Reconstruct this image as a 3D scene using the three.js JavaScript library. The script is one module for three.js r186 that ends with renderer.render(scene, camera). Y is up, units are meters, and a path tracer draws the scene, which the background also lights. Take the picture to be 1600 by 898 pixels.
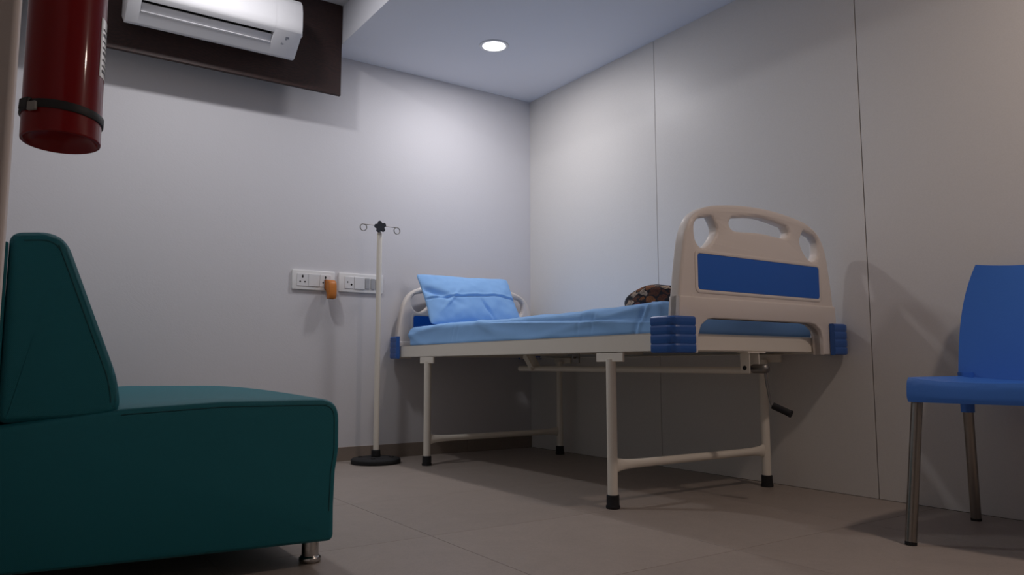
import * as THREE from 'three';
import { RoundedBoxGeometry } from 'three/addons/geometries/RoundedBoxGeometry.js';
import { mergeGeometries, mergeVertices, toCreasedNormals } from 'three/addons/utils/BufferGeometryUtils.js';
import { ImprovedNoise } from 'three/addons/math/ImprovedNoise.js';
import { RectAreaLightUniformsLib } from 'three/addons/lights/RectAreaLightUniformsLib.js';

// ---------------------------------------------------------------- camera, lamps, exposure
// Room axes: the panelled wall is the plane x = 0, the wall with the sockets is z = 0, y is up.
const scene = new THREE.Scene();
scene.background = new THREE.Color(0x000000);
RectAreaLightUniformsLib.init();
const camera = new THREE.PerspectiveCamera(41.87, 1600 / 898, 0.02, 30);
camera.position.set(-2.797, 0.504, 3.91);
camera.rotation.set(0.10449, -0.59619, -0.00109, 'YXZ');
scene.add(camera);
const renderer = new THREE.WebGLRenderer({ antialias: true });
renderer.toneMapping = THREE.LinearToneMapping;
renderer.toneMappingExposure = 1.0;
renderer.shadowMap.enabled = true;
const SOFFIT = 2.235, CEIL = 2.45, SOFFIT_X = -1.366;
const LAMPS = [
  { at: [-0.675, SOFFIT, 0.612], power: 158, color: [1.0, 0.97, 0.995], label: 'glowing round white downlight in the low ceiling above the bed' },
  { at: [-2.1, CEIL, 0.91], power: 172, color: [1.0, 0.98, 1.0], label: 'round downlight in the raised ceiling in front of the air conditioner' },
  { at: [-0.675, SOFFIT, 3.62], power: 211, color: [1.0, 0.81, 0.70], label: 'round warm downlight in the low ceiling at the blue chair end of the room' },
];

// ---------------------------------------------------------------- helpers
const perlin = new ImprovedNoise();
const N3 = (x, y, z) => perlin.noise(x, y, z);
let seed = 7;
const rnd = () => { seed = (seed * 1664525 + 1013904223) >>> 0; return seed / 4294967296; };
const V3 = (x, y, z) => new THREE.Vector3(x, y, z);
const used = new Map();
function numbered(name) {
  const n = used.get(name) || 0; used.set(name, n + 1);
  return n ? name + '_' + String(n).padStart(3, '0') : name;
}
function mesh(name, geo, mat, parent) {
  const m = new THREE.Mesh(geo, mat);
  m.name = name; m.castShadow = true; m.receiveShadow = true;
  if (parent) parent.add(m);
  return m;
}
function struct(name, geo, mat) {
  const m = mesh(name, geo, mat, scene); m.userData.kind = 'structure'; return m;
}
function thing(name, label, category, pos = [0, 0, 0], turn = 0, group) {
  const g = new THREE.Group(); g.name = numbered(name);
  g.position.set(...pos); g.rotation.y = turn;
  g.userData = { label, category };
  if (group) g.userData.group = group;
  scene.add(g); return g;
}
const strip = (g) => { const n = g.index ? g.toNonIndexed() : g; for (const k of Object.keys(n.attributes)) if (!['position', 'normal', 'uv'].includes(k)) n.deleteAttribute(k); return n.attributes.uv ? n : boxUV(n); };
const merge = (...gs) => mergeGeometries(gs.flat().map(strip));
const moved = (g, x = 0, y = 0, z = 0) => g.translate(x, y, z);
function box(x0, x1, y0, y1, z0, z1, r = 0.002) {
  const w = x1 - x0, h = y1 - y0, d = z1 - z0;
  const g = r > 0 ? new RoundedBoxGeometry(w, h, d, 2, Math.min(r, w / 2.01, h / 2.01, d / 2.01)) : new THREE.BoxGeometry(w, h, d);
  return boxUV(g.translate((x0 + x1) / 2, (y0 + y1) / 2, (z0 + z1) / 2));
}
function boxUV(g, s = 1) {              // uv in metres, by the axis each corner faces
  const p = g.attributes.position, n = g.attributes.normal, uv = new Float32Array(p.count * 2);
  for (let i = 0; i < p.count; i++) {
    const ax = Math.abs(n.getX(i)), ay = Math.abs(n.getY(i)), az = Math.abs(n.getZ(i));
    let u, v;
    if (ay >= ax && ay >= az) { u = p.getX(i); v = p.getZ(i); } else if (ax >= az) { u = p.getZ(i); v = p.getY(i); } else { u = p.getX(i); v = p.getY(i); }
    uv[2 * i] = u * s; uv[2 * i + 1] = v * s;
  }
  g.setAttribute('uv', new THREE.BufferAttribute(uv, 2)); return g;
}
function rod(a, b, r0, r1 = r0, seg = 20) {
  const A = V3(...a), B = V3(...b), d = B.clone().sub(A);
  const g = new THREE.CylinderGeometry(r1, r0, d.length(), seg, 1);
  g.applyQuaternion(new THREE.Quaternion().setFromUnitVectors(V3(0, 1, 0), d.clone().normalize()));
  return g.translate((A.x + B.x) / 2, (A.y + B.y) / 2, (A.z + B.z) / 2);
}
function tube(pts, r, seg = 48, rad = 8, closed = false, tension = 0.5) {
  return new THREE.TubeGeometry(new THREE.CatmullRomCurve3(pts.map((p) => V3(...p)), closed, 'catmullrom', tension), seg, r, rad, closed);
}
function lathe(profile, seg = 40) { return new THREE.LatheGeometry(profile.map((p) => new THREE.Vector2(p[0], p[1])), seg); }
function shapeOf(pts) { return new THREE.Shape(pts.map((p) => new THREE.Vector2(p[0], p[1]))); }
// closed smooth outline through points; a point with a third entry is a sharp corner
function smoothLoop(pts, n = 8) {
  const out = [], L = pts.length;
  for (let i = 0; i < L; i++) {
    const p0 = pts[(i + L - 1) % L], p1 = pts[i], p2 = pts[(i + 1) % L], p3 = pts[(i + 2) % L];
    for (let k = 0; k < n; k++) {
      const t = k / n, t2 = t * t, t3 = t2 * t, r = [0, 1].map((a) => {
        const m1 = p1[2] ? 0.6 * (p2[a] - p1[a]) : 0.5 * (p2[a] - p0[a]), m2 = p2[2] ? 0.6 * (p2[a] - p1[a]) : 0.5 * (p3[a] - p1[a]);
        return (2 * t3 - 3 * t2 + 1) * p1[a] + (t3 - 2 * t2 + t) * m1 + (-2 * t3 + 3 * t2) * p2[a] + (t3 - t2) * m2;
      });
      out.push(r);
    }
  }
  return out;
}
function roundRect(x0, x1, y0, y1, r, n = 5) {
  const o = [];
  for (const [cx, cy, a0] of [[x1 - r, y1 - r, 0], [x0 + r, y1 - r, 1], [x0 + r, y0 + r, 2], [x1 - r, y0 + r, 3]])
    for (let k = 0; k <= n; k++) { const a = (a0 + k / n) * Math.PI / 2; o.push([cx + r * Math.cos(a), cy + r * Math.sin(a)]); }
  return o;
}
function extrude(shape, depth, bevel = 0, seg = 3, steps = 1) {
  return new THREE.ExtrudeGeometry(shape, { depth: depth - 2 * bevel, steps, bevelEnabled: bevel > 0, bevelSize: bevel, bevelThickness: bevel, bevelOffset: -bevel, bevelSegments: seg, curveSegments: 16 }).translate(0, 0, bevel);
}
const creased = (g, a = 0.6) => { const c = toCreasedNormals(g, a); return c; };

// ---------------------------------------------------------------- textures
function dataTex(w, h, f, srgb, repeatX = 1, repeatY = 1) {
  const d = new Uint8Array(w * h * 4);
  for (let y = 0; y < h; y++) for (let x = 0; x < w; x++) {
    const c = f(x / w, y / h, x, y), i = 4 * (y * w + x);
    for (let k = 0; k < 3; k++) d[i + k] = Math.max(0, Math.min(255, Array.isArray(c) ? c[k] : c));
    d[i + 3] = 255;
  }
  const t = new THREE.DataTexture(d, w, h, THREE.RGBAFormat);
  t.wrapS = t.wrapT = THREE.RepeatWrapping; t.magFilter = THREE.LinearFilter; t.minFilter = THREE.LinearMipmapLinearFilter; t.generateMipmaps = true;
  if (srgb) t.colorSpace = THREE.SRGBColorSpace;
  t.repeat.set(repeatX, repeatY); t.needsUpdate = true; return t;
}
const tileNoise = (u, v, f, z) => {          // noise that wraps
  const a = u * Math.PI * 2, b = v * Math.PI * 2, R = f / 6.283;
  return N3(Math.cos(a) * R + 7 * z, Math.sin(a) * R + Math.cos(b) * R * 1.3, Math.sin(b) * R + z * 3.1);
};
const peel = dataTex(256, 256, (u, v) => 128 + 70 * tileNoise(u, v, 60, 1) + 40 * tileNoise(u, v, 140, 2), false, 2.2, 2.2);
const weave = dataTex(256, 256, (u, v, x, y) => 128 + 60 * Math.sin(x * Math.PI / 4) * Math.sin(y * Math.PI / 4) + 45 * (rnd() - 0.5), false, 9, 9);
const weaveFine = dataTex(256, 256, (u, v, x, y) => 128 + 45 * Math.sin(x * Math.PI / 3) * Math.sin(y * Math.PI / 3) + 50 * (rnd() - 0.5), false, 8, 8);
const wood = dataTex(512, 256, (u, v) => {
  const n = tileNoise(u * 1, v, 40, 3), g = Math.sin((v * 60 + 4 * tileNoise(u, v, 6, 5)) * Math.PI * 2) * 0.5 + 0.5, s = tileNoise(u * 1, v, 90, 6);
  const k = 0.8 + 0.22 * g + 0.18 * n + 0.12 * s; return [51 * k, 28 * k, 24 * k];
}, true, 1.2, 1.6);
const laminate = dataTex(512, 512, (u, v) => {
  const k = 1 + 0.022 * (rnd() - 0.5); return [222 * k, 219 * k, 215 * k];
}, true, 0.8, 0.8);
const tileMaps = [0, 1, 2].map((q) => dataTex(384, 384, (u, v) => {
  const k = 1 + 0.02 * tileNoise(u, v, 8, q + 1) + 0.02 * tileNoise(u, v, 40, q + 5) + 0.07 * (rnd() - 0.5) - 0.012 * q;
  return [165 * k, 154 * k, 146 * k];
}, true, 1.6, 1.6));
const printMap = dataTex(512, 512, (u, v) => {        // dark cloth printed with brown, cream and navy patches
  let d1 = 9, d2 = 9, id = 0; const G = 7, X = u * G + 0.35 * tileNoise(u, v, 12, 3), Y = v * G + 0.35 * tileNoise(u, v, 12, 8);
  for (let i = -1; i <= 1; i++) for (let j = -1; j <= 1; j++) {
    const cx = Math.floor(X) + i, cy = Math.floor(Y) + j, wx = ((cx % G) + G) % G, wy = ((cy % G) + G) % G, h = Math.sin(wx * 127.1 + wy * 311.7) * 43758.5453, h2 = Math.sin(wx * 269.5 + wy * 183.3) * 28001.83;
    const d = Math.hypot(cx + (h - Math.floor(h)) - X, cy + (h2 - Math.floor(h2)) - Y);
    if (d < d1) { d2 = d1; d1 = d; id = (h - Math.floor(h)) * 0.5 + (h2 - Math.floor(h2)) * 0.5; } else if (d < d2) d2 = d;
  }
  if (d2 - d1 < 0.15) return [20, 14, 18];
  const k = 0.85 + 0.4 * tileNoise(u, v, 50, 4);
  const c = id < 0.3 ? [140, 84, 42] : id < 0.43 ? [24, 18, 22] : id < 0.55 ? [196, 166, 138] : id < 0.68 ? [96, 50, 26] : id < 0.8 ? [44, 40, 92] : [168, 98, 88];
  return c.map((q) => q * k);
}, true, 1, 1);
const scuff = dataTex(256, 256, (u, v) => 128 + 60 * tileNoise(u, v, 20, 1) + 30 * (rnd() - 0.5), false, 3, 3);

// ---------------------------------------------------------------- materials
const std = (hex, rough, o = {}) => new THREE.MeshStandardMaterial({ color: hex, roughness: rough, ...o });
const phy = (hex, rough, o = {}) => new THREE.MeshPhysicalMaterial({ color: hex, roughness: rough, ...o });
const M = {
  wall: std(0xdad9dd, 0.62, { bumpMap: peel, bumpScale: 0.0004 }),
  wallLeft: std(0xd9d5d3, 0.65, { bumpMap: peel, bumpScale: 0.0004 }),
  lobby: std(0xddd9d5, 0.8),
  jamb: std(0xebe4e2, 0.7),
  ceiling: std(0xebecf2, 0.9),
  panel: phy(0xffffff, 0.42, { map: laminate, specularIntensity: 0.75 }),
  grout: std(0x57504c, 0.9),
  tiles: tileMaps.map((m) => phy(0xffffff, 0.42, { map: m, specularIntensity: 0.6, roughnessMap: null })),
  skirting: phy(0xffffff, 0.45, { map: tileMaps[1], color: 0xd9d4cf }),
  wood: std(0xffffff, 0.6, { map: wood }),
  acWhite: phy(0xe9e9ec, 0.38),
  acGrey: std(0xdadade, 0.5),
  acDark: std(0x202126, 0.6),
  mark: std(0x9a9da6, 0.6),
  glow: new THREE.MeshStandardMaterial({ color: 0xffffff, roughness: 0.5, emissive: 0xffffff, emissiveIntensity: 2.2 }),
  trim: std(0xf1f1f1, 0.5),
  teal: phy(new THREE.Color().setRGB(0.004, 0.14, 0.175), 0.6, { bumpMap: weave, bumpScale: 0.0006, sheen: 0.9, sheenRoughness: 0.5, specularIntensity: 0.75, sheenColor: new THREE.Color(0x7cc4d0) }),
  tealSeam: std(0x0d4a50, 0.8),
  black: std(0x121214, 0.55),
  rubber: std(0x17171a, 0.75),
  chrome: std(0xb9b6b2, 0.22, { metalness: 1, bumpMap: scuff, bumpScale: 0.00008 }),
  dullSteel: std(0x8d8a86, 0.42, { metalness: 1, bumpMap: scuff, bumpScale: 0.0001 }),
  tube: std(0x96908a, 0.3, { metalness: 1, bumpMap: scuff, bumpScale: 0.0001 }),
  enamel: phy(new THREE.Color().setRGB(0.84, 0.79, 0.7), 0.4),
  cream: phy(new THREE.Color().setRGB(0.8, 0.735, 0.68), 0.42, { bumpMap: peel, bumpScale: 0.0002 }),
  panelBlue: phy(new THREE.Color().setRGB(0.007, 0.125, 0.57), 0.38),
  bumper: phy(new THREE.Color().setRGB(0.028, 0.11, 0.38), 0.36),
  sheet: phy(new THREE.Color().setRGB(0.285, 0.535, 0.93), 0.85, { bumpMap: weaveFine, bumpScale: 0.0003, sheen: 0.15, sheenRoughness: 0.8, sheenColor: new THREE.Color(0x9cc2f0) }),
  print: std(0xffffff, 0.85, { map: printMap }),
  red: phy(0x7c0c10, 0.32, { clearcoat: 0.45, clearcoatRoughness: 0.07, specularIntensity: 0.2 }),
  sticker: phy(0xd9d9d4, 0.35),
  ink: std(0x3b3b40, 0.6),
  greyBuckle: std(0x8a8a86, 0.5),
  plate: phy(0xeeeeee, 0.28),
  module: phy(0xe4e4e6, 0.35),
  hole: std(0x1a1818, 0.8),
  greySwitch: std(0xa9abb0, 0.45),
  amber: phy(0xc9792e, 0.4),
  amberDark: std(0x7a3a1c, 0.5),
  knob: std(0x2b2f38, 0.5),
  chair: phy(new THREE.Color().setRGB(0.05, 0.2, 0.68), 0.45, { bumpMap: peel, bumpScale: 0.00025 }),
};

// ---------------------------------------------------------------- the room
const floor = struct('floor', box(-4.32, 0.12, -0.14, -0.006, -0.12, 5.72, 0), M.grout);
{
  const xs = [0], zs = [0]; for (let x = -0.47; x > -4.2; x -= 0.615) xs.push(x); xs.push(-4.2);
  for (let z = 0.6; z < 5.6; z += 0.63) zs.push(z); zs.push(5.6);
  const cache = new Map(); let n = 0;
  for (let i = 0; i + 1 < xs.length; i++) for (let j = 0; j + 1 < zs.length; j++) {
    const w = xs[i] - xs[i + 1] - 0.0016, d = zs[j + 1] - zs[j] - 0.0016;
    if (w < 0.05 || d < 0.05) continue;
    const key = w.toFixed(3) + '_' + d.toFixed(3);
    if (!cache.has(key)) cache.set(key, boxUV(new RoundedBoxGeometry(w, 0.012, d, 1, 0.0008)));
    const t = mesh(n ? 'tile_' + String(n).padStart(3, '0') : 'tile', cache.get(key), M.tiles[Math.floor(rnd() * 3)], floor);
    t.position.set((xs[i] + xs[i + 1]) / 2, -0.006, (zs[j] + zs[j + 1]) / 2); n++;
  }
}
struct('wall_back', box(-2.95, 0.12, -0.006, 2.72, -0.12, 0, 0), M.wall);
{
  const w = struct('wall_right', box(0.012, 0.14, -0.006, 2.72, -0.12, 5.72, 0), M.grout);
  const seams = [0.0, 1.139, 2.274, 3.41, 4.55, 5.6];
  for (let i = 0; i + 1 < seams.length; i++) {
    const g = box(0, 0.012, 0.001, SOFFIT, seams[i] + (i ? 0.0016 : 0), seams[i + 1] - (i === 1 ? 0.0026 : 0.0016), 0.0007);
    mesh(i ? 'panel_' + String(i).padStart(3, '0') : 'panel', g, M.panel, w);
  }
}
{ // the left wall: a solid mass, a little out of square, that ends beside the camera
  const s = shapeOf([[-2.815, 0], [-4.32, 0], [-4.32, -3.72], [-2.849, -3.72]]);
  const g = new THREE.ExtrudeGeometry(s, { depth: 2.72, bevelEnabled: false }).rotateX(-Math.PI / 2);
  struct('wall_left', boxUV(g), M.wallLeft);
}
struct('trim_1', box(-2.93, -2.7978, 0, CEIL, 3.6, 3.72, 0.0015), M.jamb);
struct('wall_front', box(-4.32, 0.12, -0.006, 2.72, 5.6, 5.72, 0), M.lobby);
struct('wall_lobby', box(-4.32, -4.2, -0.006, 2.72, 3.72, 5.72, 0), M.lobby);
struct('ceiling', box(-4.32, 0.12, CEIL, 2.72, -0.12, 5.72, 0), M.ceiling);
struct('ceiling_lower', box(SOFFIT_X, 0.006, SOFFIT, CEIL, 0, 5.6, 0.002), M.ceiling);
{
  const b = struct('baseboard_back', box(-2.81, 0, 0, 0.006, 0, 0.006, 0), M.grout);
  const xs = [0, -0.47, -1.085, -1.7, -2.315, -2.81];
  for (let i = 0; i + 1 < xs.length; i++) mesh(i ? 'tile_' + String(i).padStart(3, '0') : 'tile', box(xs[i + 1] + 0.0006, xs[i] - 0.0006, 0, 0.074, 0, 0.01, 0.0015), M.skirting, b);
}

// ---------------------------------------------------------------- downlights
for (const L of LAMPS) {
  const t = thing('downlight', L.label, 'ceiling light', L.at);
  mesh('trim_ring', lathe([[0.062, 0.0], [0.064, -0.004], [0.072, -0.005], [0.079, -0.003], [0.08, 0.0], [0.062, 0.0]]), M.trim, t);
  mesh('diffuser', new THREE.CylinderGeometry(0.0655, 0.0655, 0.003, 40).translate(0, -0.002, 0), M.glow, t);
  const a = new THREE.RectAreaLight(new THREE.Color().setRGB(...L.color), L.power, 0.124, 0.124);
  a.name = 'lamp'; a.position.set(0, -0.0075, 0); a.rotation.x = -Math.PI / 2; t.add(a);
}

// ---------------------------------------------------------------- hospital bed
const BX = -0.5, RAIL0 = 0.1, RAIL1 = 2.085;
const bed = thing('hospital_bed', 'cream hospital bed with blue corner bumpers and moulded end boards', 'bed', [BX, 0, 1.1]);
const bm = (name, geo, mat, parent = bed) => mesh(name, geo, mat, parent);
{
  const Z = (z) => z - 1.1, X = (x) => x - BX;
  // side rails: channel sections with a turned lip
  for (const s of [-1, 1]) {
    const o = X(s < 0 ? -0.968 : -0.014), i = o - s * 0.034;
    const x0 = Math.min(o, i), x1 = Math.max(o, i), face = s < 0 ? [x0, x0 + 0.004] : [x1 - 0.004, x1];
    bm('side_rail', merge(box(face[0], face[1], 0.553, 0.616, Z(RAIL0), Z(RAIL1), 0.0015), box(x0, x1, 0.612, 0.616, Z(RAIL0), Z(RAIL1), 0.0015), box(x0, x1, 0.553, 0.557, Z(RAIL0), Z(RAIL1), 0.0015)), M.enamel);
  }
  bm('end_rail', box(X(-0.93), X(-0.1), 0.556, 0.617, Z(2.07), Z(2.108), 0.006), M.enamel);
  bm('end_rail', box(X(-0.93), X(-0.07), 0.556, 0.601, Z(0.112), Z(0.15), 0.006), M.enamel);
  // deck of four pressed sheets
  for (let k = 0; k < 4; k++) bm('deck_sheet', box(X(-0.934), X(-0.048), 0.592, 0.602, Z(0.155 + k * 0.48), Z(0.155 + k * 0.48 + 0.474), 0.003), M.enamel);
  for (const z of [0.42, 1.05, 1.84]) bm('cross_member', box(X(-0.934), X(-0.048), 0.562, 0.592, Z(z - 0.018), Z(z + 0.018), 0.003), M.enamel);
  // legs with brackets and rubber caps
  const legX = [-0.958, -0.096], legZ = [0.42, 1.84];
  for (const z of legZ) for (const x of legX) {
    const leg = bm('leg', rod([X(x), 0.045, Z(z)], [X(x), 0.53, Z(z)], 0.0185), M.enamel);
    const bx = x < -0.5 ? -0.966 : -0.074; mesh('bracket', box(X(bx) - 0.001, X(bx) + 0.009, 0.52, 0.5525, Z(z - 0.072), Z(z + 0.072), 0.002), M.enamel, leg);
    mesh('foot_cap', lathe([[0, 0], [0.0245, 0], [0.0255, 0.003], [0.0255, 0.01], [0.0232, 0.012], [0.0228, 0.046], [0.021, 0.048], [0.0185, 0.048]], 28).translate(X(x), 0, Z(z)), M.rubber, leg);
  }
  // stretchers: tubes pressed flat and tall where they meet the legs
  legZ.forEach((z, q) => {
    const g = new THREE.CylinderGeometry(1, 1, 1, 20, 40, true), p = g.attributes.position, x0 = X(legX[0]) + 0.012, x1 = X(legX[1]) - 0.012, yc = q ? 0.15 : 0.132;
    for (let i = 0; i < p.count; i++) {
      const t = p.getY(i) + 0.5, e = Math.min(t, 1 - t) * (x1 - x0), f = Math.exp(-e / 0.035);
      const cy = p.getX(i) * (0.0155 + 0.013 * f), cz = p.getZ(i) * (0.0155 - 0.006 * f);
      p.setXYZ(i, x0 + t * (x1 - x0), yc + cy, Z(z) + cz);
    }
    g.computeVertexNormals(); bm('stretcher', g, M.enamel);
  });
  // head and foot boards: one moulding, the head board set lower
  const board = (name, dy, zBack, face) => {
    const Y = (y) => y > 0.745 ? y + dy : 0.548 + (y - 0.548) * (0.197 + dy) / 0.197;
    const half = [[0.2, 1.074], [0.3, 1.053], [0.362, 1.018], [0.398, 0.96], [0.42, 0.865], [0.437, 0.75], [0.446, 0.64]];
    const outline = [[0.36, 0.548], [0.446, 0.548], ...half.slice().reverse().map(([x, y]) => [x, Y(y)]), [0, Y(1.087)], ...half.map(([x, y]) => [-x, Y(y)]), [-0.446, 0.548], [-0.36, 0.548]];
    const arch = [[-0.352, 0.61], [-0.337, 0.643], [-0.305, 0.663], [-0.27, 0.668], [0.27, 0.668], [0.305, 0.663], [0.337, 0.643], [0.352, 0.61]].map(([x, y]) => [x, Y(y)]);
    const crv = new THREE.CatmullRomCurve3(outline.slice(1, -1).map(([x, y]) => V3(x, y, 0)), false, 'centripetal').getPoints(110).map((p) => [p.x, p.y]);
    const full = [...crv, [-0.355, 0.548], ...arch, [0.355, 0.548]];
    const holes = [];
    for (const s of [-1, 1]) holes.push(smoothLoop([[s * 0.352, 0.955], [s * 0.35, 0.99], [s * 0.33, 1.012, 1], [s * 0.262, 1.026, 1], [s * 0.238, 0.985], [s * 0.254, 0.948], [s * 0.29, 0.917], [s * 0.322, 0.912], [s * 0.344, 0.93]].map((p) => [p[0], Y(p[1]), p[2]])));
    holes.push(smoothLoop([[-0.17, 1.012], [-0.155, 1.033, 1], [0, 1.05], [0.155, 1.033, 1], [0.17, 1.012], [0.158, 0.992], [0.12, 0.986], [0, 0.992], [-0.12, 0.986], [-0.158, 0.992]].map((p) => [p[0], Y(p[1]), p[2]])));
    const sh = shapeOf(full); holes.forEach((h) => sh.holes.push(new THREE.Path(h.map((p) => new THREE.Vector2(p[0], p[1])))));
    const rr = roundRect(-0.345, 0.345, Y(0.764), Y(0.889), 0.012);
    const main = new THREE.ExtrudeGeometry(sh, { depth: 0.022, bevelEnabled: true, bevelSize: 0.012, bevelThickness: 0.012, bevelOffset: -0.012, bevelSegments: 5, curveSegments: 12 }).translate(0, 0, 0.012);
    // thicker skirt below the moulded line, and the raised frame round the coloured panel
    const right = crv.filter((p) => p[0] > 0 && p[1] < Y(0.742)), left = crv.filter((p) => p[0] < 0 && p[1] < Y(0.742));
    const skirt = extrude(shapeOf([[0.355, 0.548], ...right, ...left, [-0.355, 0.548], ...arch]), 0.052, 0.005, 3);
    const frameShape = shapeOf(roundRect(-0.358, 0.358, Y(0.752), Y(0.902), 0.02)); frameShape.holes.push(new THREE.Path(rr.map((p) => new THREE.Vector2(p[0], p[1])).reverse()));
    const frame = extrude(frameShape, 0.0045, 0.0018, 2).translate(0, 0, 0.044);
    const g = merge(main, skirt.translate(0, 0, -0.001), frame);
    const b = mesh(name, boxUV(creased(g.scale(dy ? 1.09 : 1, 1, 1), 0.7)), M.cream, bed);
    b.position.z = Z(zBack); if (face < 0) b.rotation.y = Math.PI;
    mesh('blue_panel', extrude(shapeOf(roundRect(-0.3445, 0.3445, Y(0.7645), Y(0.8885), 0.0118)), 0.004, 0.001, 2).translate(0, 0, 0.044).scale(dy ? 1.09 : 1, 1, 1), M.panelBlue, b);
    return b;
  };
  board('footboard', 0, 2.115, 1);
  board('headboard', -0.1, 0.04, 1);
  // corner bumpers: ribbed quarter shells
  const bumper = (x, z, sx, sz) => {
    const prof = []; const yb = 0.547, H = 0.122;
    const pathPts = []; const R = 0.034, L = 0.105;
    // plan path of the outer face, from the side face round to the end face
    for (let k = 0; k <= 6; k++) pathPts.push([0, -L + k * (L - R) / 6, -1, 0]);
    for (let k = 1; k < 8; k++) { const a = k / 8 * Math.PI / 2; pathPts.push([R - R * Math.cos(a), -R + R * Math.sin(a), -Math.cos(a), Math.sin(a)]); }
    for (let k = 0; k <= 6; k++) pathPts.push([R + k * (L - R) / 6, 0, 0, 1]);
    const rows = 41, pos = [], idx = [];
    const off = (v) => { const e = Math.min(v, 1 - v) * H; let o = 0; if (e < 0.008) o -= 0.008 - Math.sqrt(Math.max(0, 0.008 ** 2 - (0.008 - e) ** 2)); for (const r of [0.25, 0.5, 0.75]) o -= 0.0035 * Math.exp(-(((v - r) * H / 0.0022) ** 2)); return o; };
    const nP = pathPts.length;
    for (const inner of [0, 1]) for (let j = 0; j < rows; j++) for (const [px, pz, nx, nz] of pathPts) {
      const v = j / (rows - 1), o = inner ? -0.022 : off(v);
      pos.push((px + nx * o) * 1, yb + v * H, pz + nz * o);
    }
    for (const inner of [0, 1]) for (let j = 0; j + 1 < rows; j++) for (let i = 0; i + 1 < nP; i++) {
      const a = inner * rows * nP + j * nP + i, b = a + 1, c = a + nP, d = c + 1;
      if (inner) idx.push(a, c, b, b, c, d); else idx.push(a, b, c, b, d, c);
    }
    const q = rows * nP;
    for (let i = 0; i + 1 < nP; i++) { idx.push(i, q + i, i + 1, i + 1, q + i, q + i + 1); const t = (rows - 1) * nP + i; idx.push(t, t + 1, q + t, t + 1, q + t + 1, q + t); }
    for (let j = 0; j + 1 < rows; j++) for (const i of [0, nP - 1]) { const a = j * nP + i, c = a + nP; if (i) idx.push(a, q + a, c, c, q + a, q + c); else idx.push(a, c, q + a, c, q + c, q + a); }
    let g = new THREE.BufferGeometry(); g.setAttribute('position', new THREE.Float32BufferAttribute(pos, 3));
    if (sx * sz > 0) { for (let k = 0; k < idx.length; k += 3) { const t = idx[k]; idx[k] = idx[k + 1]; idx[k + 1] = t; } }
    g.scale(-sx, 1, sz); g.setIndex(idx); g.computeVertexNormals(); g = boxUV(creased(g, 0.8));
    g.translate(X(x), 0, Z(z)); bm('corner_bumper', g, M.bumper);
  };
  bumper(-1.0, 2.192, -1, 1); bumper(-0.006, 2.192, 1, 1); bumper(-1.0, 0.022, -1, -1); bumper(-0.006, 0.022, 1, -1);
  // backrest lifting gear: long push tube, links, crank
  bm('push_tube', rod([X(-0.5), 0.492, Z(0.6)], [X(-0.47), 0.488, Z(2.07)], 0.0135), M.enamel);
  bm('link_arm', merge(box(-0.006, 0.006, -0.004, 0.1, -0.016, 0.016, 0.002).rotateX(-0.75).translate(X(-0.52), 0.492, Z(0.74)), box(-0.006, 0.006, -0.004, 0.1, -0.016, 0.016, 0.002).rotateX(-0.75).translate(X(-0.48), 0.492, Z(0.74)), rod([X(-0.535), 0.494, Z(0.742)], [X(-0.465), 0.494, Z(0.742)], 0.006)), M.enamel);
  bm('lift_lug', merge(box(X(-0.53), X(-0.522), 0.52, 0.592, Z(1.08), Z(1.13), 0.002), rod([X(-0.545), 0.545, Z(1.105)], [X(-0.505), 0.545, Z(1.105)], 0.005)), M.dullSteel);
  const cb = bm('crank_bracket', merge(box(X(-0.517), X(-0.513), 0.478, 0.556, Z(2.062), Z(2.104), 0.001), box(X(-0.463), X(-0.459), 0.478, 0.556, Z(2.062), Z(2.104), 0.001), box(X(-0.53), X(-0.43), 0.552, 0.556, Z(2.06), Z(2.11), 0.001)), M.enamel);
  mesh('pivot_pin', rod([X(-0.519), 0.497, Z(2.082)], [X(-0.456), 0.497, Z(2.082)], 0.0085), M.black, cb);
  const cr = bm('crank', merge(lathe([[0, 0], [0.0165, 0], [0.0175, 0.003], [0.0175, 0.05], [0.0145, 0.062], [0, 0.065]], 28).rotateX(Math.PI / 2).translate(X(-0.472), 0.494, Z(2.085)), tube([[X(-0.47), 0.49, Z(2.135)], [X(-0.468), 0.44, Z(2.139)], [X(-0.464), 0.385, Z(2.147)], [X(-0.462), 0.366, Z(2.151)], [X(-0.459), 0.358, Z(2.159)], [X(-0.455), 0.352, Z(2.172)]], 0.0048, 40, 10)), M.dullSteel);
  mesh('grip', merge(rod([X(-0.459), 0.36, Z(2.156)], [X(-0.443), 0.334, Z(2.216)], 0.0125), rod([X(-0.4433), 0.3345, Z(2.2145)], [X(-0.442), 0.3325, Z(2.2195)], 0.0135)), M.rubber, cr);
}

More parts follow.
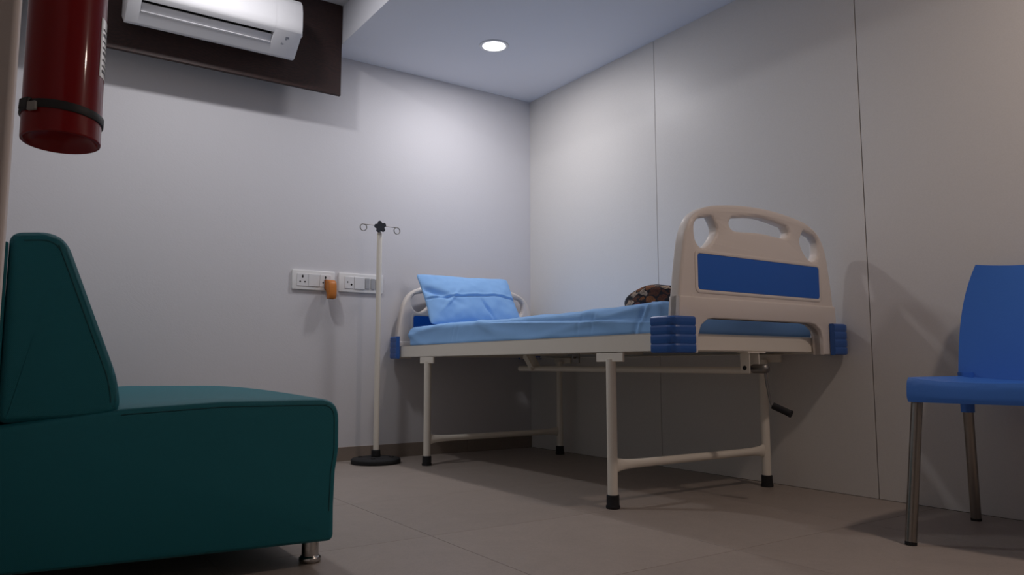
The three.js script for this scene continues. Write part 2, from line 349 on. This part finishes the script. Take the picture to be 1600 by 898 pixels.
// ---------------------------------------------------------------- mattress, pillow, bundle
{
  const t = thing('mattress', 'thin bed mattress wrapped in a plain light blue sheet', 'mattress', [-0.494, 0.603, 1.097]);
  const L = 1.94, W = 0.866, H = 0.12, g = new THREE.BoxGeometry(W, H, L, 36, 36, 240), p = g.attributes.position;
  for (let i = 0; i < p.count; i++) {
    let x = p.getX(i), y = p.getY(i), z = p.getZ(i);
    const R = 0.03, cx = Math.max(-W / 2 + R, Math.min(W / 2 - R, x)), cy = Math.max(-H / 2 + R, Math.min(H / 2 - R, y)), cz = Math.max(-L / 2 + R, Math.min(L / 2 - R, z));
    let n = V3(x - cx, y - cy, z - cz); const len = n.length();
    if (len > 1e-6) { n.normalize(); x = cx + n.x * R; y = cy + n.y * R; z = cz + n.z * R; }
    const zz = z + 1.097, side = Math.max(0, 1 - (x + W / 2) / 0.05);
    // folds: broad waves, and two pulled creases along the near side
    let d = 0.004 * N3(x * 5, y * 9, z * 5) + 0.0025 * N3(x * 14, y * 16, z * 13);
    d += 0.008 * Math.pow(Math.max(0, Math.sin(zz * 7.5 + y * 22 + 2 * N3(z * 2, y * 3, 1))), 6) * side;
    d += 0.005 * Math.pow(Math.max(0, Math.sin(zz * 4.1 - y * 30 + 1.2)), 10) * side;
    const crease = H / 2 - 0.008 - 0.055 * Math.max(0, (zz - 0.75) / 1.2);
    const cd = (y - crease) / 0.0055; d += side * (cd > 0 ? -0.007 * Math.min(1, cd) + 0.006 * (1 - Math.min(1, cd)) : 0.006 * Math.exp(cd / 4)) * Math.min(1, Math.max(0, (zz - 0.8) / 0.3));
    d += 0.007 * side * Math.exp(-(((zz - 1.985 - 0.5 * (y - 0.02)) / 0.008) ** 2)) - 0.008 * side * Math.exp(-(((zz - 1.965 - 0.5 * (y - 0.02)) / 0.012) ** 2));
    for (const [q, k] of [[0.62, 0.3], [0.665, 0.25], [1.28, -0.5], [1.62, 0.4], [1.7, 0.35]]) d -= 0.004 * side * Math.exp(-(((zz - q - k * y) / 0.007) ** 2)) * Math.max(0, Math.sin((y / H + 0.5) * Math.PI));
    if (y < 0) d *= 0.4 + 0.6 * (1 + y / (H / 2));
    if (len > 1e-6) { x += n.x * d; y += n.y * d; z += n.z * d; }
    y += 0.008 * Math.max(0, (zz - 1.6) / 0.45) * (y > 0 ? 1 : 0);
    p.setXYZ(i, x, Math.max(y, -H / 2) + H / 2, z);
  }
  let m = mergeVertices(g.deleteAttribute('normal').deleteAttribute('uv'), 1e-4); m.computeVertexNormals();
  mesh('sheet', boxUV(m), M.sheet, t);
}
{
  const t = thing('pillow', 'light blue pillow propped upright against the headboard', 'pillow', [-0.574, 0.732, 0.305]);
  const nu = 110, nv = 76, W = 0.644, H = 0.335, pos = [], idx = [];
  const side = (s) => { for (let j = 0; j <= nv; j++) for (let i = 0; i <= nu; i++) {
    const u = i / nu * 2 - 1, v = j / nv * 2 - 1;
    const pinchX = 1 - 0.05 * (1 - v * v), pinchY = 1 - 0.06 * (1 - u * u);
    const rc = 1 - 0.045 * Math.pow(Math.abs(u * v), 9); let x = u * W / 2 * pinchX * rc, y = v * H / 2 * pinchY * rc;
    const e = Math.pow(Math.max(0, (1 - Math.pow(Math.abs(u), 2.6)) * (1 - Math.pow(Math.abs(v), 2.4))), 0.62);
    let z = s * 0.062 * e;
    const k = e > 0 ? Math.min(1, e * 3) : 0;
    if (s > 0) {
      const line = -0.005 + 0.008 * Math.sin(x * 9), dy = y - line;
      z += k * (-0.009 * Math.exp(-((dy / 0.0045) ** 2)) + 0.005 * Math.exp(-(((dy - 0.01) / 0.007) ** 2)));              // fold line across the slip
      const f1 = (x + 0.17) * 0.8 + (y + 0.03) * -0.9; z += k * 0.016 * Math.exp(-((f1 / 0.011) ** 2)) * Math.exp(-(((x + 0.14) / 0.07) ** 2 + ((y + 0.06) / 0.07) ** 2));
      const f2 = (x + 0.22) * 0.5 + (y - 0.01) * 0.86; z += k * -0.026 * Math.exp(-((f2 / 0.018) ** 2)) * Math.exp(-(((x + 0.24) / 0.08) ** 2));
      const f3 = (x - 0.07) * 0.85 + (y + 0.09) * 0.5; z += k * -0.017 * Math.exp(-((f3 / 0.009) ** 2)) * Math.exp(-(((x - 0.06) / 0.06) ** 2 + ((y + 0.09) / 0.05) ** 2));
      z += k * (0.010 * N3(x * 8, y * 8, 2.2) + 0.004 * N3(x * 20, y * 20, 5));
    }
    y += 0.006 * N3(x * 6, 3, 1) * Math.max(0, v);
    pos.push(x, y, z);
  } };
  side(1); side(-1);
  const q = (nu + 1) * (nv + 1);
  for (let j = 0; j < nv; j++) for (let i = 0; i < nu; i++) { const a = j * (nu + 1) + i, b = a + 1, c = a + nu + 1, d = c + 1; idx.push(a, b, c, b, d, c, q + a, q + c, q + b, q + b, q + c, q + d); }
  let g = new THREE.BufferGeometry(); g.setAttribute('position', new THREE.Float32BufferAttribute(pos, 3)); g.setIndex(idx);
  g.translate(0, H / 2, 0).rotateX(-0.5); g = mergeVertices(g, 1e-5); g.computeVertexNormals();
  const m = mesh('slip', boxUV(g), M.sheet, t);
  m.rotation.set(0, 0.05, 0.018);
}
{
  const t = thing('cloth_bundle', 'folded cloth bundle printed in brown, cream and black on the mattress', 'bundle', [-0.47, 0.729, 1.752]);
  const g = new THREE.SphereGeometry(1, 64, 40), p = g.attributes.position, uv = g.attributes.uv;
  for (let i = 0; i < p.count; i++) {
    const x = p.getX(i), y = p.getY(i), z = p.getZ(i), sq = (v, e) => Math.sign(v) * Math.pow(Math.abs(v), e);
    let X = sq(x, 0.6) * 0.16, Y = sq(y, 0.55) * 0.054, Z = sq(z, 0.6) * 0.27;
    const n = 0.012 * N3(X * 8, Y * 20, Z * 8) + 0.006 * Math.sin(Y * 130 + 6 * N3(X * 5, 0, Z * 5));
    X *= 1 + n * 3; Z *= 1 + n * 2; Y += y > 0 ? n * 0.8 : 0;
    const tp = Z < 0 ? 1 - 0.55 * Math.pow(Math.min(1, -Z / 0.27), 3) : 1; Y = (Y + 0.054) * tp - 0.054;
    p.setXYZ(i, X, Y + 0.054, Z); uv.setXY(i, (Z + X * 0.3) * 2.9, (Y * 1.6 + X) * 2.9);
  }
  const m = mergeVertices(g, 1e-5); m.computeVertexNormals(); mesh('cloth', m, M.print, t);
}

// ---------------------------------------------------------------- drip stand
{
  const t = thing('drip_stand', 'slim cream drip stand with hooked top on black disc base', 'drip stand', [-1.135, 0, 0.185]);
  mesh('base', lathe([[0, 0], [0.126, 0], [0.129, 0.006], [0.129, 0.02], [0.124, 0.026], [0.1, 0.03], [0.03, 0.034], [0, 0.034]], 56), M.rubber, t);
  for (let k = 0; k < 4; k++) { const a = k * Math.PI / 2 + 0.6; mesh('bolt', new THREE.CylinderGeometry(0.011, 0.012, 0.006, 16).translate(0.082 * Math.cos(a), 0.033, 0.082 * Math.sin(a)), M.black, t); }
  mesh('collar', lathe([[0, 0.03], [0.026, 0.03], [0.0235, 0.04], [0.0235, 0.066], [0.021, 0.07], [0, 0.07]], 28), M.black, t);
  mesh('pole', merge(rod([0, 0.06, 0], [0, 1.22, 0], 0.0145), rod([0, 1.215, 0], [0, 1.268, 0], 0.0105)), M.enamel, t);
  const kn = []; for (let k = 0; k < 5; k++) { const a = k / 5 * Math.PI * 2 + 0.45; for (const d of [-0.3, 0, 0.3]) kn.push([(d ? 0.0305 : 0.0325) * Math.cos(a + d), (d ? 0.0305 : 0.0325) * Math.sin(a + d)]); kn.push([0.0225 * Math.cos(a + Math.PI / 5), 0.0225 * Math.sin(a + Math.PI / 5)]); }
  const kg = extrude(shapeOf(smoothLoop(kn, 6)), 0.018, 0.004, 3); const ang = -0.45;
  mesh('knob', merge(kg.translate(0, 0, 0.014), rod([0, 0, -0.012], [0, 0, 0.016], 0.007)).rotateY(ang).translate(0.004, 1.253, 0), M.knob, t);
  // rod with a loop at either end
  const loop = (cx, s) => { const o = []; for (let k = 0; k <= 14; k++) { const a = Math.PI / 2 + s * k / 14 * Math.PI * 1.86; o.push([cx + 0.018 * Math.cos(a) * 1, -0.018 + 0.018 * Math.sin(a), 0.004 * k / 14]); } return o; };
  mesh('hook_rod', merge(tube([...loop(0.096, -1).reverse(), [0.06, 0, 0], [-0.06, 0, 0], ...loop(-0.1, 1)], 0.0027, 160, 8)).rotateZ(0.0).translate(0.004, 1.262, 0.002), M.dullSteel, t);
}

// ---------------------------------------------------------------- socket plates and plug
function socketHoles(cx, cy, z, parent, s = 1) {
  mesh('socket_holes', merge(...[[0, 0.016, 0.0045, 0.008], [-0.013, -0.012, 0.0042, 0.0042], [0.013, -0.012, 0.0042, 0.0042]].map(([x, y, a, b]) => new THREE.CylinderGeometry(1, 1, 0.0012, 14).rotateX(Math.PI / 2).scale(a * s, b * s, 1).translate(cx + x * s, cy + y * s, z))), M.hole, parent);
}
function plate(x0, x1, label) {
  const w = x1 - x0, t = thing('socket_plate', label, 'socket plate', [(x0 + x1) / 2, 0.962, 0], 0, 'socket plates on the wall left of the bed');
  mesh('frame', creased(extrude(shapeOf(roundRect(-w / 2, w / 2, -0.053, 0.053, 0.006)), 0.013, 0.004, 3), 0.6), M.plate, t);
  return t;
}
{
  const a = plate(-1.55, -1.315, 'white wall socket plate holding the orange plug'), m3 = [-0.0625, 0, 0.0625];
  m3.forEach((x, k) => {
    const m = mesh(k === 1 ? 'switch' : 'socket', box(x - 0.0305, x + 0.0305, -0.033, 0.033, 0.01, k === 1 ? 0.0175 : 0.016, 0.002), M.module, a);
    if (k !== 1) socketHoles(x, 0.002, 0.0162, m);
  });
  const b = plate(-1.293, -1.03, 'white wall socket plate partly behind the drip stand pole');
  const s = mesh('socket', box(-0.098, -0.046, -0.033, 0.033, 0.01, 0.016, 0.002), M.module, b);
  mesh('socket_holes', merge(new THREE.CylinderGeometry(0.0038, 0.0038, 0.0012, 12).rotateX(Math.PI / 2).translate(-0.082, 0.003, 0.0162), new THREE.CylinderGeometry(0.0055, 0.0055, 0.0012, 12).rotateX(Math.PI / 2).translate(-0.06, -0.01, 0.0162)), M.hole, s);
  mesh('switch', box(-0.044, 0.018, -0.033, 0.033, 0.01, 0.0175, 0.002), M.module, b);
  for (const x of [0.034, 0.066, 0.096]) mesh('rocker', box(x - 0.0125, x + 0.0125, -0.03, 0.03, 0.01, 0.0185, 0.003).rotateX(0), M.greySwitch, b);
  const p = thing('plug_adapter', 'orange brown plug adapter pushed into the wall socket', 'plug', [-1.363, 0.92, 0.016]);
  const s2 = shapeOf(smoothLoop([[0, 0.045, 1], [0.03, 0.047], [0.056, 0.035], [0.066, 0.005], [0.066, -0.035], [0.06, -0.055, 1], [0.028, -0.057, 1], [0.022, -0.03], [0.012, -0.008], [0, -0.004, 1]], 6));
  mesh('body', creased(extrude(s2, 0.044, 0.006, 3), 0.6).rotateY(-Math.PI / 2).translate(0.034, 0, 0), M.amber, p);
  mesh('face_plate', box(-0.014, 0.038, -0.006, 0.05, 0, 0.006, 0.003), M.amberDark, p);
  mesh('hole', new THREE.CylinderGeometry(0.006, 0.006, 0.002, 14).rotateZ(Math.PI / 2).translate(0.0342, 0.004, 0.04), M.hole, p);
  mesh('hole_001', box(-0.001, 0.021, -0.0575, -0.055, 0.034, 0.056, 0.0008), M.hole, p);
}

// ---------------------------------------------------------------- air conditioner on its board
{
  const b = thing('backing_board', 'dark brown wood board behind the wall air conditioner', 'wall board', [-2.046, 1.945, 0]);
  mesh('board', box(-0.677, 0.677, 0, CEIL - 1.947, 0.155, 0.175, 0.003), M.wood, b);
  for (const x of [-0.55, 0, 0.55]) mesh('batten', box(x - 0.02, x + 0.02, 0.13, 0.48, 0, 0.155, 0.002), M.wood, b);
  const t = thing('air_conditioner', 'white split air conditioner on the dark brown board', 'air conditioner', [-2.043, -0.062, 0.175]);
  // outline in (distance from the board, height)
  const P = { back: [0, 2.375], top: [0.15, 2.378] };
  const lower = [0.12, 2.1], kink = [0.232, 2.186], dir = [0.7931, 0.6091], nrm = [0.6091, -0.7931];
  const along = (d, h) => [lower[0] + dir[0] * d + nrm[0] * h, lower[1] + dir[1] * d + nrm[1] * h];
  const front = [kink, [0.2385, 2.2], [0.24, 2.23], [0.238, 2.29], [0.228, 2.335], [0.205, 2.362], [0.15, 2.378], [0, 2.378], [0, 2.165], [0.085, 2.104], [0.105, 2.0985], lower];
  const d0 = 0.052, d1 = 0.117;
  const solid = shapeOf([...front]), notched = shapeOf([...front, along(d0, 0), along(d0 + 0.004, -0.04), along(d1 - 0.004, -0.04), along(d1, 0)]);
  const slab = (s, x0, x1, bev) => new THREE.ExtrudeGeometry(s, { depth: x1 - x0 - 2 * bev, bevelEnabled: bev > 0, bevelSize: bev, bevelThickness: bev, bevelOffset: -bev, bevelSegments: 3, curveSegments: 4 }).rotateY(-Math.PI / 2).translate(x1 - bev, 0, 0);
  mesh('casing', creased(merge(slab(solid, -0.383, -0.328, 0.003), slab(notched, -0.332, 0.252, 0), slab(solid, 0.248, 0.381, 0.003)), 0.5), M.acWhite, t);
  const plateBar = (da, db, h, th, x0, x1) => slab(shapeOf([along(da, h), along(db, h), along(db, h + th), along(da, h + th)]), x0, x1, 0.001);
  mesh('air_duct', plateBar(d0 + 0.005, d1 - 0.005, -0.0395, 0.002, -0.327, 0.247), M.acDark, t);
  mesh('louver', creased(merge(plateBar(d0 + 0.008, d1 - 0.017, -0.012, 0.006, -0.326, 0.246), plateBar(d0 + 0.002, d0 + 0.011, -0.006, 0.007, -0.326, 0.246)), 0.5), M.acGrey, t);
  mesh('louver_arm', plateBar(d1 - 0.022, d1 - 0.002, -0.02, 0.014, -0.046, -0.038), M.acDark, t);
  const mk = (d, x, l, w) => plateBar(d - l / 2, d + l / 2, 0.0001, 0.0012, x - w / 2, x + w / 2);
  mesh('indicator_marks', merge(mk(0.103, 0.317, 0.012, 0.016), mk(0.094, 0.313, 0.006, 0.008), mk(0.074, 0.298, 0.003, 0.004), mk(0.066, 0.302, 0.006, 0.014)), M.mark, t);
  mesh('side_clip', box(0.3805, 0.386, 2.178, 2.2, 0.205, 0.222, 0.002), M.acWhite, t);
}

// ---------------------------------------------------------------- fire extinguisher
{
  const R = 0.0638, t = thing('fire_extinguisher', 'red fire extinguisher with black strap hanging on the left wall', 'fire extinguisher', [-2.7285, 0.908, 2.35]);
  t.rotation.x = -0.07;   // it hangs a little off plumb
  mesh('cylinder', lathe([[0, 0.03], [0.02, 0.029], [0.04, 0.023], [0.054, 0.012], [0.0585, 0.003], [0.0605, 0], [R - 0.0005, 0.001], [R, 0.004], [R, 0.028], [R, 0.4], [0.06, 0.43], [0.048, 0.455], [0.03, 0.472], [0.02, 0.478], [0.02, 0.5], [0, 0.5]], 72), M.red, t);
  const curvedPatch = (y0, y1, a0, a1, r, th, n = 24) => {
    const g = new THREE.CylinderGeometry(r + th, r + th, y1 - y0, n, 1, true, a0, a1 - a0).translate(0, (y0 + y1) / 2, 0); return g;
  };
  // a = angle from +z towards +x
  mesh('sticker', curvedPatch(0.127, 0.243, 0.95, 2.4, R, 0.0006), M.sticker, t);
  const lines = []; for (let k = 0; k < 8; k++) lines.push(curvedPatch(0.137 + k * 0.012, 0.137 + k * 0.012 + (k % 3 ? 0.0035 : 0.006), 1.08, 1.75 + 0.5 * rnd(), R, 0.001, 12));
  mesh('print', merge(lines), M.ink, t);
  mesh('strap', merge(lathe([[R, 0.04], [R + 0.0035, 0.041], [R + 0.0035, 0.055], [R, 0.056]], 60), box(-0.012, 0.012, 0.038, 0.058, -0.004, 0.008, 0.002).translate(0, 0, R).rotateY(-1.05)), M.black, t).rotation.z = -0.06;
  t.children[t.children.length - 1].position.x = -0.003;
  mesh('buckle', box(-0.0085, 0.0085, 0.036, 0.052, 0.0, 0.007, 0.002).translate(0, 0, R + 0.001).rotateY(-0.78), M.greyBuckle, t);
  mesh('bracket', merge(box(-0.1045, -0.0985, 0.32, 0.46, -0.02, 0.02, 0.001), box(-0.1, -R + 0.004, 0.34, 0.36, -0.008, 0.008, 0.001), box(-0.1, -R + 0.004, 0.385, 0.397, -0.008, 0.008, 0.001)), M.black, t);
  mesh('valve', merge(rod([0, 0.495, 0], [0, 0.535, 0], 0.016), box(-0.016, 0.016, 0.528, 0.55, -0.02, 0.085, 0.003), box(-0.013, 0.013, 0.556, 0.568, -0.01, 0.1, 0.003)), M.black, t);
  mesh('hose', tube([[0.0, 0.515, -0.015], [0.02, 0.525, -0.05], [0.045, 0.47, -0.072], [0.05, 0.4, -0.068], [0.048, 0.33, -0.062]], 0.009, 40, 10), M.black, t);
}

// ---------------------------------------------------------------- sofa
{
  const Z0 = 0.38, Z1 = 2.03, t = thing('sofa', 'teal fabric sofa with sloping backrest against the left wall', 'sofa', [-2.43, 0, (Z0 + Z1) / 2]);
  const X = (x) => x + 2.43, Zc = (Z0 + Z1) / 2, LEN = Z1 - Z0;
  const inset = (pts, d) => pts.map((p, i) => { const a = pts[(i + pts.length - 1) % pts.length], b = pts[(i + 1) % pts.length], tx = b[0] - a[0], ty = b[1] - a[1], l = Math.hypot(tx, ty) || 1; return [p[0] - ty / l * d, p[1] + tx / l * d]; });
  // corner points with a radius each, listed counter-clockwise as seen from the camera side
  const rounded = (pts) => {
    const o = [], n = pts.length;
    pts.forEach(([x, y, r], i) => {
      const P = V3(X(x), y, 0), A = V3(X(pts[(i + n - 1) % n][0]), pts[(i + n - 1) % n][1], 0), B = V3(X(pts[(i + 1) % n][0]), pts[(i + 1) % n][1], 0);
      const u = A.sub(P).normalize(), v = B.sub(P).normalize(), half = Math.acos(Math.max(-1, Math.min(1, u.dot(v)))) / 2, t = r / Math.tan(half);
      const s = P.clone().addScaledVector(u, t), e = P.clone().addScaledVector(v, t);
      for (let k = 0; k <= 8; k++) { const q = k / 8; o.push([(1 - q) ** 2 * s.x + 2 * q * (1 - q) * P.x + q * q * e.x, (1 - q) ** 2 * s.y + 2 * q * (1 - q) * P.y + q * q * e.y]); }
    });
    return o.filter((p, i) => { const q = o[(i + 1) % o.length]; return Math.hypot(p[0] - q[0], p[1] - q[1]) > 4e-4; });
  };
  const base = rounded([[-2.802, 0.082, 0.02], [-2.45, 0.072, 0.5], [-2.068, 0.063, 0.018], [-2.069, 0.15, 0.5], [-2.0665, 0.236, 0.1], [-2.0585, 0.29, 0.2], [-2.061, 0.421, 0.055], [-2.35, 0.424, 0.6], [-2.56, 0.414, 0.25], [-2.802, 0.382, 0.02]]);
  const back = rounded([[-2.797, 0.387, 0.022], [-2.66, 0.39, 0.3], [-2.567, 0.4, 0.032], [-2.576, 0.475, 0.3], [-2.697, 0.7985, 0.062], [-2.795, 0.787, 0.026]]);
  const build = (prof, z0, z1, bev, bulge, crown) => {
    const g = extrude(shapeOf(prof), z1 - z0, bev, 5, 14).translate(0, 0, z0 - Zc), p = g.attributes.position;
    for (let i = 0; i < p.count; i++) {
      const z = p.getZ(i), k = Math.cos(Math.PI * Math.max(-0.5, Math.min(0.5, z / LEN))), y = p.getY(i);
      if (crown && y > 0.38) p.setY(i, y + crown * k);
      if (Math.abs(z) > LEN / 2 - bev * 1.01) p.setZ(i, z + Math.sign(z) * bulge * 0);
    }
    const m = mergeVertices(g.deleteAttribute('normal').deleteAttribute('uv'), 1e-5); m.computeVertexNormals();
    return boxUV(creased(m, 0.75));
  };
  mesh('seat', build(base, Z0, Z1, 0.014, 0, 0.012), M.teal, t);
  mesh('backrest', build(back, Z0 + 0.004, Z1 - 0.002, 0.018, 0, 0), M.teal, t);
  mesh('rear_frame', box(X(-2.808), X(-2.796), 0.3, 0.766, -LEN / 2 + 0.01, LEN / 2 - 0.004, 0.004), M.teal, t);
  for (const s of [-1, 1]) {
    const z = s * (LEN / 2 - 0.0004);
    mesh('piping', tube(inset(base, 0.0155).filter((p) => p[0] > X(-2.75) && p[1] > 0.13).map((p) => [p[0], p[1], z]), 0.0016, 260, 6), M.tealSeam, t);
    mesh('piping', tube(inset(back, 0.0195).filter((p) => p[0] > X(-2.772) && p[1] > 0.425).map((p) => [p[0], p[1], z - s * 0.002]), 0.0016, 220, 6), M.tealSeam, t);
  }
  for (const [x, z] of [[-2.1, 1.945], [-2.1, 0.46], [-2.765, 1.8], [-2.765, 0.46]]) mesh('leg', lathe([[0, 0], [0.026, 0], [0.0285, 0.004], [0.0285, 0.012], [0.024, 0.016], [0.0215, 0.018], [0.0215, 0.085], [0, 0.085]], 32).translate(X(x), 0, z - Zc), M.chrome, t);
}

// ---------------------------------------------------------------- chair
{
  const t = thing('chair', 'blue plastic chair with metal legs against the panelled wall', 'chair', [-0.35, 0, 2.915], 0.1);
  // it faces -x; seat shell
  const g = new THREE.BoxGeometry(2, 2, 2, 30, 8, 30), p = g.attributes.position;
  for (let i = 0; i < p.count; i++) {
    let u = p.getX(i), v = p.getY(i), w = p.getZ(i);
    const c = 0.9, f = 1 - 0.06 * Math.pow(Math.abs(u * w), 3) ;
    const y0 = v * 0.5 + 0.5, top = 0.471 - 0.014 * (1 - Math.pow(Math.abs(w), 2.2)) - 0.012 * (1 - u * u) * (1 - w * w), bot = 0.4;
    const edge = Math.max(Math.abs(u), Math.abs(w)), rnd2 = edge > 0.999 ? 0.004 * Math.pow(Math.abs(v), 4) : 0;
    const hw = (u < 0 ? 0.226 : 0.222) - rnd2, hl = 0.245 - rnd2;
    let x = u * hl * f - (u < 0 ? 0.006 * y0 * 0 : 0), z = w * hw * f, y = bot + (top - bot) * y0;
    if (u < 0) x -= -0.006 * (1 - y0) * -1 * Math.abs(u) * 0 + 0.008 * (1 - y0) * Math.abs(u);
    if (v < -0.99 && edge < 0.93) y += 0.04;
    p.setXYZ(i, x, y, z);
  }
  const m = mergeVertices(g.deleteAttribute('normal').deleteAttribute('uv'), 1e-5); m.computeVertexNormals();
  mesh('seat', boxUV(creased(m, 0.6)), M.chair, t);
  // back: a curved shell, with two stubs that take the rear legs
  const nu = 30, nv = 36, pos = [], idx = [], TH = 0.009;
  const half = (y) => { const k = (y - 0.45) / 0.39; return 0.232 - 0.004 * k - 0.05 * Math.pow(Math.max(0, k), 3.2); };
  for (const s of [0, 1]) for (let j = 0; j <= nv; j++) for (let i = 0; i <= nu; i++) {
    const u = i / nu * 2 - 1, y = 0.4 + 0.442 * j / nv, k = (y - 0.4) / 0.44;
    const x = 0.205 + 0.065 * k + 0.03 * (1 - u * u) + s * TH, dip = -0.012 * (1 - u * u) * Math.pow(k, 6);
    pos.push(x, y + dip, u * half(y));
  }
  const q = (nu + 1) * (nv + 1);
  for (let j = 0; j < nv; j++) for (let i = 0; i < nu; i++) { const a = j * (nu + 1) + i, b = a + 1, c = a + nu + 1, d = c + 1; idx.push(a, b, c, b, d, c, q + a, q + c, q + b, q + b, q + c, q + d); }
  for (let i = 0; i < nu; i++) for (const j of [0, nv]) { const a = j * (nu + 1) + i, b = a + 1; if (j) idx.push(a, b, q + a, b, q + b, q + a); else idx.push(a, q + a, b, b, q + a, q + b); }
  for (let j = 0; j < nv; j++) for (const i of [0, nu]) { const a = j * (nu + 1) + i, c = a + nu + 1; if (i) idx.push(a, q + a, c, c, q + a, q + c); else idx.push(a, c, q + a, c, q + c, q + a); }
  let bg = new THREE.BufferGeometry(); bg.setAttribute('position', new THREE.Float32BufferAttribute(pos, 3)); bg.setIndex(idx); bg.computeVertexNormals();
  const stub = (s) => new THREE.CylinderGeometry(0.023, 0.02, 0.13, 20).translate(0.205, 0.418, s * 0.206);
  mesh('backrest', boxUV(creased(merge(bg, stub(-1), stub(1)), 0.7)), M.chair, t);
  for (const s of [-1, 1]) {
    for (const [top, foot] of [[[-0.205, 0.42, s * 0.195], [-0.262, 0.004, s * 0.212]], [[0.205, 0.42, s * 0.206], [0.252, 0.004, s * 0.218]]]) {
      const l = mesh('leg', rod(foot, top, 0.0155), M.tube, t);
      mesh('foot_cap', rod([foot[0], 0, foot[2]], [foot[0] + (top[0] - foot[0]) * 0.018, 0.009, foot[2] + (top[2] - foot[2]) * 0.018], 0.016), M.rubber, l);
    }
  }
}

renderer.render(scene, camera);
